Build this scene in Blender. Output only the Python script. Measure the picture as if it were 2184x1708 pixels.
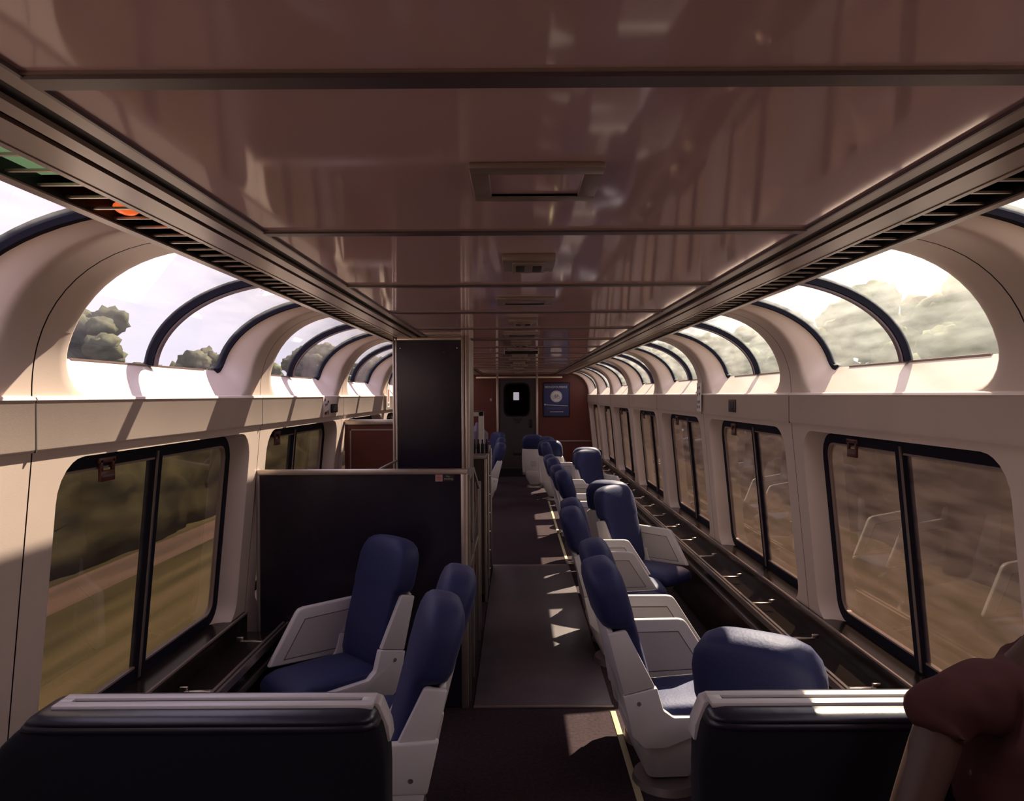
import bpy, bmesh, math, random
from mathutils import Vector, Matrix, noise

for o in list(bpy.data.objects):
    bpy.data.objects.remove(o)
SC = bpy.context.scene
COL = SC.collection
R = math.radians
ZC = 1.65            # eye height above the floor
CX = -0.05           # camera is a little left of the car's centre line
FPX = 1600.0
P = 1.866            # bay length
S0 = 2.09            # first seam ahead of the camera
YE = S0 + 7 * P      # end bulkhead
YB = S0 - 2 * P      # wall behind the camera

# ------------------------------------------------------------------ camera
cam_d = bpy.data.cameras.new('camera')
cam = bpy.data.objects.new('camera', cam_d)
COL.objects.link(cam)
cam_d.sensor_fit = 'HORIZONTAL'
cam_d.sensor_width = 36.0
cam_d.lens = 36.0 * FPX / 2184.0
cam_d.shift_x = -(1101 - 1092) / 2184.0
cam_d.shift_y = -(854 - 842) / 2184.0
cam_d.clip_start = 0.02
cam_d.clip_end = 500
cam.matrix_world = (Matrix.Translation((CX, 0, ZC)) @ Matrix.Rotation(R(90), 4, 'X')
                    @ Matrix.Rotation(R(-0.3), 4, 'Z'))
SC.camera = cam

# ------------------------------------------------------------------ light
SUN_DIR = Vector((-1.0, -2.03, -2.5)).normalized()
sd = bpy.data.lights.new('sun', 'SUN')
sd.energy = 9.0
sd.angle = R(0.6)
sd.color = (1.0, 0.86, 0.655)
sun = bpy.data.objects.new('sun', sd)
COL.objects.link(sun)
sun.rotation_euler = SUN_DIR.to_track_quat('-Z', 'Y').to_euler()
sun.location = (9, 26, 25)

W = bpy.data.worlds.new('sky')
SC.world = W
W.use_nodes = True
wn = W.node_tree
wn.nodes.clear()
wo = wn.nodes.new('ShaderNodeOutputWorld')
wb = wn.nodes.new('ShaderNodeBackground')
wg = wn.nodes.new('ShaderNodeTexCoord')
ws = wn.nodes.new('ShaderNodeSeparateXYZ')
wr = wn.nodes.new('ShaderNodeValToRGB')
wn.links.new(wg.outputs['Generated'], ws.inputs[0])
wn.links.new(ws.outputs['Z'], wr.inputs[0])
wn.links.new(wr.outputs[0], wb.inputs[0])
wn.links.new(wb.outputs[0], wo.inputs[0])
e = wr.color_ramp.elements
e[0].position = 0.0
e[0].color = (0.90, 0.84, 0.96, 1)
e[1].position = 0.42
e[1].color = (0.80, 0.76, 0.97, 1)
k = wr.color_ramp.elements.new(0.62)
k.color = (1.30, 1.16, 1.55, 1)        # sky above the visible band, brightened as added ambient fill
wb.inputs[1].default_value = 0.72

vs = SC.view_settings
vs.view_transform = 'Standard'
vs.look = 'None'
vs.gamma = 1.0
vs.exposure = 0.86
vs.use_curve_mapping = False
SC.cycles.transparent_max_bounces = 24
SC.cycles.sample_clamp_indirect = 6.0


# ------------------------------------------------------------------ materials
def pbsdf(name, col, rough=0.5, metal=0.0, spec=0.5, sheen=0.0, sheen_tint=(1, 1, 1), coat=0.0,
          var=0.0, var_scale=8.0, bump=0.0, bump_scale=60.0, emit=None, emit_s=0.0, stretch=None):
    m = bpy.data.materials.new(name)
    m.use_nodes = True
    nt = m.node_tree
    b = nt.nodes['Principled BSDF']
    b.inputs['Base Color'].default_value = (*col, 1)
    b.inputs['Roughness'].default_value = rough
    b.inputs['Metallic'].default_value = metal
    b.inputs['Specular IOR Level'].default_value = spec
    b.inputs['Sheen Weight'].default_value = sheen
    b.inputs['Sheen Tint'].default_value = (*sheen_tint, 1)
    b.inputs['Sheen Roughness'].default_value = 0.4
    b.inputs['Coat Weight'].default_value = coat
    b.inputs['Coat Roughness'].default_value = 0.05
    if emit:
        b.inputs['Emission Color'].default_value = (*emit, 1)
        b.inputs['Emission Strength'].default_value = emit_s
    tc = nt.nodes.new('ShaderNodeTexCoord')
    mp = nt.nodes.new('ShaderNodeMapping')
    nt.links.new(tc.outputs['Object'], mp.inputs[0])
    if stretch:
        mp.inputs['Scale'].default_value = stretch
    if var > 0:
        n = nt.nodes.new('ShaderNodeTexNoise')
        n.inputs['Scale'].default_value = var_scale
        n.inputs['Detail'].default_value = 4
        nt.links.new(mp.outputs[0], n.inputs['Vector'])
        cr = nt.nodes.new('ShaderNodeValToRGB')
        cr.color_ramp.elements[0].position = 0.3
        cr.color_ramp.elements[1].position = 0.7
        cr.color_ramp.elements[0].color = (*[max(0, c * (1 - var)) for c in col], 1)
        cr.color_ramp.elements[1].color = (*[min(1, c * (1 + var)) for c in col], 1)
        nt.links.new(n.outputs[0], cr.inputs[0])
        nt.links.new(cr.outputs[0], b.inputs['Base Color'])
    if bump > 0:
        n2 = nt.nodes.new('ShaderNodeTexNoise')
        n2.inputs['Scale'].default_value = bump_scale
        n2.inputs['Detail'].default_value = 3
        nt.links.new(mp.outputs[0], n2.inputs['Vector'])
        bp = nt.nodes.new('ShaderNodeBump')
        bp.inputs['Strength'].default_value = bump
        bp.inputs['Distance'].default_value = 0.01
        nt.links.new(n2.outputs[0], bp.inputs['Height'])
        nt.links.new(bp.outputs[0], b.inputs['Normal'])
    return m


def glass_mat(name, tint, gloss_rough, haze, haze_col, ior=1.45):
    """a real pane: lets light through with a tint, mirrors by its angle, carries a film of dirt"""
    m = bpy.data.materials.new(name)
    m.use_nodes = True
    nt = m.node_tree
    nt.nodes.clear()
    out = nt.nodes.new('ShaderNodeOutputMaterial')
    tr = nt.nodes.new('ShaderNodeBsdfTransparent')
    tr.inputs[0].default_value = (*tint, 1)
    gl = nt.nodes.new('ShaderNodeBsdfGlossy')
    gl.inputs['Roughness'].default_value = gloss_rough
    fr = nt.nodes.new('ShaderNodeFresnel')
    ge = nt.nodes.new('ShaderNodeNewGeometry')
    io = nt.nodes.new('ShaderNodeMapRange')
    io.inputs['To Min'].default_value = ior
    io.inputs['To Max'].default_value = 1.0 / ior
    nt.links.new(ge.outputs['Backfacing'], io.inputs['Value'])
    nt.links.new(io.outputs[0], fr.inputs[0])
    mx = nt.nodes.new('ShaderNodeMixShader')
    nt.links.new(fr.outputs[0], mx.inputs[0])
    nt.links.new(tr.outputs[0], mx.inputs[1])
    nt.links.new(gl.outputs[0], mx.inputs[2])
    tl = nt.nodes.new('ShaderNodeBsdfTranslucent')
    tl.inputs[0].default_value = (*haze_col, 1)
    mx2 = nt.nodes.new('ShaderNodeMixShader')
    tc = nt.nodes.new('ShaderNodeTexCoord')
    mp = nt.nodes.new('ShaderNodeMapping')
    mp.inputs['Scale'].default_value = (14, 2.2, 14)
    nz = nt.nodes.new('ShaderNodeTexNoise')
    nz.inputs['Scale'].default_value = 1.4
    nz.inputs['Detail'].default_value = 6
    mr = nt.nodes.new('ShaderNodeMapRange')
    mr.inputs['From Min'].default_value = 0.3
    mr.inputs['From Max'].default_value = 0.75
    mr.inputs['To Min'].default_value = haze * 0.5
    mr.inputs['To Max'].default_value = haze * 1.6
    nt.links.new(tc.outputs['Object'], mp.inputs[0])
    nt.links.new(mp.outputs[0], nz.inputs['Vector'])
    nt.links.new(nz.outputs[0], mr.inputs['Value'])
    nt.links.new(mr.outputs[0], mx2.inputs[0])
    nt.links.new(mx.outputs[0], mx2.inputs[1])
    nt.links.new(tl.outputs[0], mx2.inputs[2])
    nt.links.new(mx2.outputs[0], out.inputs[0])
    return m


M = {}
M['wall'] = pbsdf('cream_moulded_plastic', (0.70, 0.565, 0.49), 0.38, var=0.04, var_scale=3, bump=0.03, bump_scale=300)
M['seam'] = pbsdf('dark_seam', (0.03, 0.022, 0.022), 0.8)
M['ceil'] = pbsdf('glossy_ceiling_laminate', (0.70, 0.475, 0.50), 0.06, spec=0.6, var=0.05, var_scale=1.5)
M['batten'] = pbsdf('ceiling_batten', (0.11, 0.075, 0.09), 0.35)
M['trim'] = pbsdf('ceiling_edge_trim', (0.27, 0.20, 0.175), 0.3, spec=0.6)
M['black'] = pbsdf('black_plastic', (0.007, 0.006, 0.008), 0.6, spec=0.3)
M['rubber'] = pbsdf('navy_black_rubber', (0.010, 0.009, 0.019), 0.75, spec=0.15)
M['alu'] = pbsdf('aluminium', (0.52, 0.44, 0.39), 0.35, metal=0.85, var=0.05, var_scale=20)
M['alu_dark'] = pbsdf('weathered_aluminium', (0.30, 0.25, 0.23), 0.4, metal=0.7)
M['chrome'] = pbsdf('bright_metal', (0.75, 0.70, 0.64), 0.18, metal=1.0)
M['carpet'] = pbsdf('dark_carpet', (0.046, 0.030, 0.036), 0.95, spec=0.1, var=0.25, var_scale=60, bump=0.4, bump_scale=400)
M['vinyl'] = pbsdf('grey_vinyl', (0.095, 0.075, 0.092), 0.38, spec=0.4, var=0.15, var_scale=5, bump=0.03, bump_scale=40)
M['blue'] = pbsdf('navy_velour', (0.011, 0.015, 0.072), 0.62, spec=0.6, sheen=0.10, sheen_tint=(0.8, 0.8, 1.0), bump=0.12, bump_scale=90)
M['blue'].node_tree.nodes['Principled BSDF'].inputs['Specular Tint'].default_value = (0.72, 0.74, 1.0, 1)
M['white'] = pbsdf('white_moulded_plastic', (0.585, 0.545, 0.545), 0.35, var=0.03, var_scale=6)
M['white_panel'] = pbsdf('grey_white_panel', (0.47, 0.43, 0.425), 0.4)
M['line'] = pbsdf('panel_groove', (0.10, 0.08, 0.075), 0.6)
M['leather'] = pbsdf('navy_leather', (0.014, 0.013, 0.028), 0.32, spec=0.5, bump=0.06, bump_scale=30)
M['boothfab'] = pbsdf('dark_booth_velour', (0.010, 0.010, 0.016), 0.9, spec=0.15, sheen=0.08)
M['navy'] = pbsdf('navy_laminate', (0.014, 0.010, 0.020), 0.22, spec=0.45, var=0.3, var_scale=3)
M['red'] = pbsdf('rust_red_laminate', (0.095, 0.018, 0.012), 0.42, spec=0.4, var=0.06, var_scale=3)
M['door'] = pbsdf('brown_grey_door', (0.034, 0.023, 0.024), 0.5)
M['console'] = pbsdf('dark_brown_console', (0.020, 0.013, 0.012), 0.2, spec=0.5)
M['dark'] = pbsdf('dark_brown_shade', (0.02, 0.014, 0.015), 0.6)
M['glow'] = pbsdf('pale_yellow_floor_strip', (0.50, 0.45, 0.26), 0.5)
M['redp'] = pbsdf('red_handle_plastic', (0.09, 0.018, 0.016), 0.4)
M['paper'] = pbsdf('white_card', (0.72, 0.68, 0.64), 0.6)
M['ink'] = pbsdf('grey_ink', (0.16, 0.13, 0.13), 0.7)
M['ink_red'] = pbsdf('red_ink', (0.45, 0.09, 0.06), 0.6)
M['ink_blue'] = pbsdf('blue_ink', (0.10, 0.09, 0.25), 0.6)
M['poster'] = pbsdf('poster_blue', (0.024, 0.027, 0.12), 0.45)
M['poster2'] = pbsdf('poster_dark_blue', (0.017, 0.019, 0.085), 0.45)
M['pale'] = pbsdf('poster_pale', (0.62, 0.58, 0.55), 0.5)
M['pink'] = pbsdf('faded_pink_sticker', (0.50, 0.26, 0.26), 0.5)
M['lamp_orange'] = pbsdf('orange_lamp', (0.7, 0.12, 0.02), 0.3, emit=(1.0, 0.16, 0.03), emit_s=0.42)
M['lamp_green'] = pbsdf('green_lit_panel', (0.15, 0.3, 0.15), 0.4, emit=(0.22, 0.34, 0.17), emit_s=0.32)
M['lit_pane'] = pbsdf('lit_window', (0.9, 0.9, 0.9), 0.4, emit=(0.92, 0.82, 0.95), emit_s=1.0)
M['lav'] = pbsdf('lavender_cloth', (0.16, 0.12, 0.19), 0.8, var=0.25, var_scale=14, bump=0.3, bump_scale=20)
M['skin'] = pbsdf('skin', (0.075, 0.038, 0.03), 0.5)
M['shirt'] = pbsdf('maroon_cotton', (0.085, 0.034, 0.034), 0.95, spec=0.1, bump=0.25, bump_scale=18)
M['hair'] = pbsdf('dark_hair', (0.02, 0.013, 0.010), 0.6)
M['jeans'] = pbsdf('dark_denim', (0.02, 0.025, 0.05), 0.9)
M['eye'] = pbsdf('eye_white', (0.7, 0.68, 0.65), 0.3)
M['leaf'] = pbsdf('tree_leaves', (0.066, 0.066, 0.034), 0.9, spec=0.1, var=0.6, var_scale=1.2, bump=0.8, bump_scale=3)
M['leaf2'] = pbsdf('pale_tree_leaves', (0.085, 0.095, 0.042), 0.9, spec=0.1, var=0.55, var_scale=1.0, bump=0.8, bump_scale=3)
M['hedge'] = pbsdf('undergrowth_leaves', (0.050, 0.046, 0.024), 0.95, spec=0.1, var=0.75, var_scale=1.6, bump=1.0, bump_scale=5, stretch=(1, .22, 1))
M['bark'] = pbsdf('bark', (0.06, 0.045, 0.035), 0.9)
M['glass_up'] = glass_mat('curved_roof_glass', (0.96, 0.955, 0.965), 0.02, 0.035, (0.9, 0.88, 0.8), 1.25)
M['glass_up_r'] = glass_mat('dusty_curved_roof_glass', (0.93, 0.925, 0.90), 0.02, 0.10, (0.84, 0.88, 0.80), 1.25)
M['glass_low'] = glass_mat('brown_tinted_glass', (0.50, 0.455, 0.40), 0.015, 0.02, (0.6, 0.5, 0.4), 1.55)
M['glass_low_r'] = glass_mat('dusty_brown_tinted_glass', (0.44, 0.38, 0.345), 0.015, 0.07, (0.58, 0.45, 0.40), 1.7)
M['glass_door'] = glass_mat('smoked_door_glass', (0.5, 0.5, 0.5), 0.05, 0.02, (0.3, 0.3, 0.3), 1.4)


def ground_mat():
    m = bpy.data.materials.new('trackside_grass')
    m.use_nodes = True
    nt = m.node_tree
    b = nt.nodes['Principled BSDF']
    b.inputs['Roughness'].default_value = 0.95
    b.inputs['Specular IOR Level'].default_value = 0.1
    tc = nt.nodes.new('ShaderNodeTexCoord')
    mp = nt.nodes.new('ShaderNodeMapping')
    mp.inputs['Scale'].default_value = (1.0, 0.06, 1.0)
    nt.links.new(tc.outputs['Object'], mp.inputs[0])
    n = nt.nodes.new('ShaderNodeTexNoise')
    n.inputs['Scale'].default_value = 1.6
    n.inputs['Detail'].default_value = 7
    nt.links.new(mp.outputs[0], n.inputs['Vector'])
    cr = nt.nodes.new('ShaderNodeValToRGB')
    el = cr.color_ramp.elements
    el[0].position = 0.32
    el[0].color = (0.045, 0.038, 0.02, 1)
    el[1].position = 0.7
    el[1].color = (0.135, 0.105, 0.06, 1)
    k = cr.color_ramp.elements.new(0.52)
    k.color = (0.08, 0.068, 0.03, 1)
    nt.links.new(n.outputs[0], cr.inputs[0])
    nt.links.new(cr.outputs[0], b.inputs['Base Color'])
    return m


M['ground'] = ground_mat()


# ------------------------------------------------------------------ mesh helpers
class MB:
    def __init__(self):
        self.v, self.f, self.m, self.mats = [], [], [], []

    def _mi(self, mat):
        if mat not in self.mats:
            self.mats.append(mat)
        return self.mats.index(mat)

    def add(self, verts, faces, mat):
        o = len(self.v)
        mi = self._mi(mat)
        self.v += [tuple(p) for p in verts]
        for f in faces:
            self.f.append([i + o for i in f])
            self.m.append(mi)
        return self

    def bm(self, bm, mat):
        bm.verts.ensure_lookup_table()
        bm.verts.index_update()
        self.add([v.co[:] for v in bm.verts], [[v.index for v in f.verts] for f in bm.faces], mat)
        bm.free()
        return self

    def box(self, x0, x1, y0, y1, z0, z1, mat, bev=0.0, seg=2):
        bm = bmesh.new()
        bmesh.ops.create_cube(bm, size=1.0)
        for v in bm.verts:
            v.co = Vector(((x0 + x1) / 2 + v.co.x * (x1 - x0), (y0 + y1) / 2 + v.co.y * (y1 - y0),
                           (z0 + z1) / 2 + v.co.z * (z1 - z0)))
        if bev > 0:
            bmesh.ops.bevel(bm, geom=bm.edges[:], offset=bev, segments=seg, affect='EDGES', profile=0.5)
        return self.bm(bm, mat)

    def prism(self, pts, axis, a, b, mat, bev=0.0, seg=2):
        """polygon of 2-D points extruded along an axis ('x': (y,z), 'y': (x,z), 'z': (x,y))"""
        bm = bmesh.new()

        def P3(p, t):
            return {'x': (t, p[0], p[1]), 'y': (p[0], t, p[1]), 'z': (p[0], p[1], t)}[axis]
        A = [bm.verts.new(P3(p, a)) for p in pts]
        B = [bm.verts.new(P3(p, b)) for p in pts]
        n = len(pts)
        bm.faces.new(A)
        bm.faces.new(B[::-1])
        for i in range(n):
            bm.faces.new((A[i], B[i], B[(i + 1) % n], A[(i + 1) % n]))
        bmesh.ops.recalc_face_normals(bm, faces=bm.faces[:])
        if bev > 0:
            bmesh.ops.bevel(bm, geom=bm.edges[:], offset=bev, segments=seg, affect='EDGES', profile=0.5)
        return self.bm(bm, mat)

    def loft(self, rings, mat, cap=True, closed=True):
        n = len(rings[0])
        vs, fs = [], []
        for r in rings:
            vs += [tuple(p) for p in r]
        for i in range(len(rings) - 1):
            for j in range(n if closed else n - 1):
                k = (j + 1) % n
                fs.append([i * n + j, i * n + k, (i + 1) * n + k, (i + 1) * n + j])
        if cap:
            fs.append(list(range(n))[::-1])
            fs.append([(len(rings) - 1) * n + j for j in range(n)])
        return self.add(vs, fs, mat)

    def tube(self, pts, r, mat, n=8):
        pts = [Vector(p) for p in pts]
        rings = []
        for i, p in enumerate(pts):
            t = (pts[min(i + 1, len(pts) - 1)] - pts[max(i - 1, 0)]).normalized()
            u = t.orthogonal().normalized()
            if i:
                u = (pu - t * pu.dot(t)).normalized()
            pu = u
            w = t.cross(u)
            rr = r[i] if isinstance(r, (list, tuple)) else r
            rings.append([p + u * rr * math.cos(2 * math.pi * k / n) + w * rr * math.sin(2 * math.pi * k / n)
                          for k in range(n)])
        return self.loft(rings, mat)

    def sweep(self, pts, A, B, mat, closed=False):
        """rectangular bar: at every point the section corners are p +- A[i] +- B[i]"""
        rings = []
        for p, a, b in zip(pts, A, B):
            p, a, b = Vector(p), Vector(a), Vector(b)
            rings.append([p - a - b, p + a - b, p + a + b, p - a + b])
        if closed:
            rings.append(rings[0])
        return self.loft(rings, mat, cap=not closed)

    def build(self, name, parent=None, smooth=True, angle=35, kind=None, label=None, loc=None):
        me = bpy.data.meshes.new(name)
        me.from_pydata(self.v, [], self.f)
        for m in self.mats:
            me.materials.append(m)
        me.polygons.foreach_set('material_index', self.m)
        bm = bmesh.new()
        bm.from_mesh(me)
        bmesh.ops.remove_doubles(bm, verts=bm.verts[:], dist=1e-5)
        bmesh.ops.recalc_face_normals(bm, faces=bm.faces[:])
        bm.to_mesh(me)
        bm.free()
        if smooth:
            me.polygons.foreach_set('use_smooth', [True] * len(me.polygons))
            me.set_sharp_from_angle(angle=R(angle))
        me.update()
        o = bpy.data.objects.new(name, me)
        COL.objects.link(o)
        if parent:
            o.parent = parent
        if kind:
            o['kind'] = kind
        if label:
            o['label'] = label
        if loc:
            o.location = loc
        return o


def thing(name, label, cat, loc=(0, 0, 0), rz=0.0, group=None):
    o = bpy.data.objects.new(name, None)
    COL.objects.link(o)
    o.empty_display_size = 0.1
    o.location = loc
    o.rotation_euler = (0, 0, rz)
    tag(o, label, cat, group)
    return o


def tag(o, label, cat, group=None):
    o['label'] = label
    o['category'] = cat
    if group:
        o['group'] = group
    return o


def struct(name):
    o = bpy.data.objects.new(name, None)
    COL.objects.link(o)
    o.empty_display_size = 0.1
    o['kind'] = 'structure'
    return o


def copy_tree(o, parent=None):
    c = o.copy()
    COL.objects.link(c)
    c.parent = parent
    for ch in o.children:
        copy_tree(ch, c)
    return c


def text_mesh(body, size, mat, name, parent, mw, ext=0.0006):
    cu = bpy.data.curves.new(name, 'FONT')
    cu.body = body
    cu.size = size
    cu.align_x = 'CENTER'
    cu.align_y = 'CENTER'
    cu.extrude = ext
    cu.resolution_u = 2
    to = bpy.data.objects.new(name + '_curve', cu)
    COL.objects.link(to)
    bpy.context.view_layer.update()
    dg = bpy.context.evaluated_depsgraph_get()
    me = bpy.data.meshes.new_from_object(to.evaluated_get(dg))
    bpy.data.objects.remove(to)
    bpy.data.curves.remove(cu)
    me.transform(mw)
    me.materials.clear()
    me.materials.append(mat)
    o = bpy.data.objects.new(name, me)
    COL.objects.link(o)
    if parent:
        o.parent = parent
    return o


def sup(n, e):
    """points of a superellipse, unit half axes"""
    out = []
    for k in range(n):
        t = 2 * math.pi * (k + 0.5) / n
        c, s = math.cos(t), math.sin(t)
        out.append((math.copysign(abs(c) ** (2 / e), c), math.copysign(abs(s) ** (2 / e), s)))
    return out


# ------------------------------------------------------------------ side walls
IN_X0, IN_A, IN_B, IN_E = 0.93, 0.47, 0.44, 2.3
GX0, GA, GZ0, GB = 0.95, 0.585, 0.10, 0.385


def arc_table():
    pts = []
    th_end = math.acos(((1.0 - IN_X0) / IN_A) ** (IN_E / 2))
    for i in range(401):
        t = th_end * i / 400
        pts.append((IN_X0 + IN_A * math.cos(t) ** (2 / IN_E), ZC + IN_B * math.sin(t) ** (2 / IN_E)))
    s = [0.0]
    for i in range(400):
        s.append(s[-1] + math.hypot(pts[i + 1][0] - pts[i][0], pts[i + 1][1] - pts[i][1]))
    return pts, s


AP, AS = arc_table()


def inner_at(s):
    for i in range(400):
        if AS[i + 1] >= s:
            f = (s - AS[i]) / max(1e-9, AS[i + 1] - AS[i])
            return (AP[i][0] + (AP[i + 1][0] - AP[i][0]) * f, AP[i][1] + (AP[i + 1][1] - AP[i][1]) * f)
    return AP[-1]


def outer_at(f):
    t = R(4 + 81 * f)
    return (GX0 + GA * math.cos(t), ZC + GZ0 + GB * math.sin(t))


ROWS = [0, .008, .02, .04, .065, .095, .125, .15] + [.15 + (AS[-1] - .15) * i / 12 for i in range(1, 13)]


def rc(s, r):
    return r - math.sqrt(max(0, r * r - (r - s) ** 2)) if s < r else 0.0


ZB0 = -0.155          # underside of the band, below the ledge


def xin(zc):
    return 1.40 + (ZB0 - zc) * 0.0895


LROWS_OPEN = [-.185, -.19, -.20, -.22, -.25, -.285, -.32] + [-.32 - .70 * i / 5 for i in range(1, 6)] + \
             [-1.05, -1.08, -1.105, -1.125, -1.135, -1.14]


def lower_off(z):
    return rc(-.185 - z, .13) + rc(z + 1.14, .10)


def build_side(sg, name):
    mb = MB()
    X = lambda x: sg * x
    wins = []
    for k in range(-2, 7):
        y0, y1 = S0 + k * P, S0 + (k + 1) * P
        a, b = y0 + .003, y1 - .003
        # --- upper, curved
        for side in (0, 1):
            grid = []
            for s in ROWS:
                ix, iz = inner_at(s)
                if side == 0:
                    e = y0 + .16 + rc(s, .15) - .02
                    ys = [a + (e - a) * j / 4 for j in range(5)]
                else:
                    e = y1 - .16 - rc(s, .15) + .02
                    ys = [e + (b - e) * j / 4 for j in range(5)]
                grid.append([(X(ix), y, iz) for y in ys])
            vs = [p for r in grid for p in r]
            fs = [[i * 5 + j, i * 5 + j + 1, (i + 1) * 5 + j + 1, (i + 1) * 5 + j]
                  for i in range(len(ROWS) - 1) for j in range(4)]
            mb.add(vs, fs, M['wall'])
        S = AS[-1]
        inner, outer, yin = [], [], []
        for s in ROWS[::-1]:
            inner.append((inner_at(s), y0 + .16 + rc(s, .15), -.02))
            outer.append((outer_at(s / S), y0 + .20 + rc(s, .07)))
        n = 10
        ya, yb = y0 + .16 + .15, y1 - .16 - .15
        yoa, yob = y0 + .20 + .07, y1 - .20 - .07
        for j in range(1, n):
            inner.append((inner_at(0), ya + (yb - ya) * j / n, 0))
            outer.append((outer_at(0), yoa + (yob - yoa) * j / n))
        for s in ROWS:
            inner.append((inner_at(s), y1 - .16 - rc(s, .15), .02))
            outer.append((outer_at(s / S), y1 - .20 - rc(s, .07)))
        rings = []
        for f in (0, .05, .14, .5, 1.0):
            ring = []
            for (ip, iy, off), (op, oy) in zip(inner, outer):
                yy = iy + off if f == 0 else (iy + off * .3 if f == .05 else iy + (oy - iy) * (f - .1) / .9)
                ring.append((X(ip[0] + (op[0] - ip[0]) * f), yy, ip[1] + (op[1] - ip[1]) * f))
            rings.append(ring)
        mb.loft(rings, M['wall'], cap=False, closed=False)
        # --- ledge nose and band
        mb.prism([(X(1.40), ZC + .004), (X(1.388), ZC), (X(1.384), ZC - .008), (X(1.388), ZC - .014), (X(1.388), ZC - .145),
                  (X(1.393), ZC - .155), (X(1.42), ZC - .155), (X(1.42), ZC + .0)], 'y', a, b, M['wall'])
        # --- lower panel
        for side in (0, 1):
            grid = []
            for z in LROWS_OPEN:
                if side == 0:
                    e = y0 + .145 + lower_off(z) - .015
                    ys = [a + (e - a) * j / 3 for j in range(4)]
                else:
                    e = y1 - .145 - lower_off(z) + .015
                    ys = [e + (b - e) * j / 3 for j in range(4)]
                grid.append([(X(xin(z)), y, ZC + z) for y in ys])
            vs = [p for r in grid for p in r]
            fs = [[i * 4 + j, i * 4 + j + 1, (i + 1) * 4 + j + 1, (i + 1) * 4 + j]
                  for i in range(len(grid) - 1) for j in range(3)]
            mb.add(vs, fs, M['wall'])
        # strips above and below the opening
        for z0_, z1_ in ((-.15, -.185), (-1.14, -1.65)):
            zo_ = -.185 if z1_ == -.185 else -1.14
            eL, eR = y0 + .145 + lower_off(zo_) - .015, y1 - .145 - lower_off(zo_) + .015
            ys = [a + (eL - a) * j / 3 for j in range(4)] + [eR + (b - eR) * j / 3 for j in range(4)]
            mb.add([(X(xin(z0_)), y, ZC + z0_) for y in ys] + [(X(xin(z1_)), y, ZC + z1_) for y in ys],
                   [[j, j + 1, j + 9, j + 8] for j in range(7)], M['wall'])
        loop = []
        for z in LROWS_OPEN[::-1]:
            loop.append((z, y0 + .145 + lower_off(z), -.015))
        ytop = (y0 + .145 + .13, y1 - .145 - .13)
        for j in range(1, 8):
            loop.append((-.185, ytop[0] + (ytop[1] - ytop[0]) * j / 8, 0))
        for z in LROWS_OPEN:
            loop.append((z, y1 - .145 - lower_off(z), .015))
        ybot = (y0 + .145 + .10, y1 - .145 - .10)
        for j in range(1, 8):
            loop.append((-1.14, ybot[1] + (ybot[0] - ybot[1]) * j / 8, 0))
        zm, ym = -.66, (y0 + y1) / 2
        rings = []
        for f, sh, ky in ((0, 0, 1), (.012, 0, .3), (.035, 0, 0), (.10, .03, 0)):
            ring = []
            for z, y, off in loop:
                zz = z + (zm - z) * sh * .9
                yy = y + off * ky + (ym - y) * sh
                ring.append((X(xin(z) + f), yy, ZC + zz))
            rings.append(ring)
        mb.loft(rings, M['wall'], cap=False, closed=True)
        last = rings[-1]
        wins.append((k, y0, y1, outer, last))
    # dark backing behind the seams
    for k in range(-2, 8):
        y = S0 + k * P
        prof = [(1.412, ZC + .0)] + [(inner_at(s)[0] + .005, inner_at(s)[1] + .005) for s in ROWS[2:]]
        mb.sweep([(X(x), y, z) for x, z in prof], [(0, .04, 0)] * len(prof), [(X(.002), 0, .002)] * len(prof), M['seam'])
        mb.sweep([(X(1.4075), y, ZC - .155), (X(xin(-1.65) + .0075), y, 0)], [(0, .065, 0)] * 2, [(.002, 0, 0)] * 2, M['seam'])
        # small relief strip covering the joint below the band
        mb.box(*sorted((X(1.3872), X(1.402))), y - .0032, y + .0032, ZC - .155, ZC - .002, M['seam'])
    w = mb.build(name, kind='structure')
    return w, wins


wall_l, wins_l = build_side(-1, 'wall_left')
wall_r, wins_r = build_side(1, 'wall_right')

# ------------------------------------------------------------------ windows
wcount = 0


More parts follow.
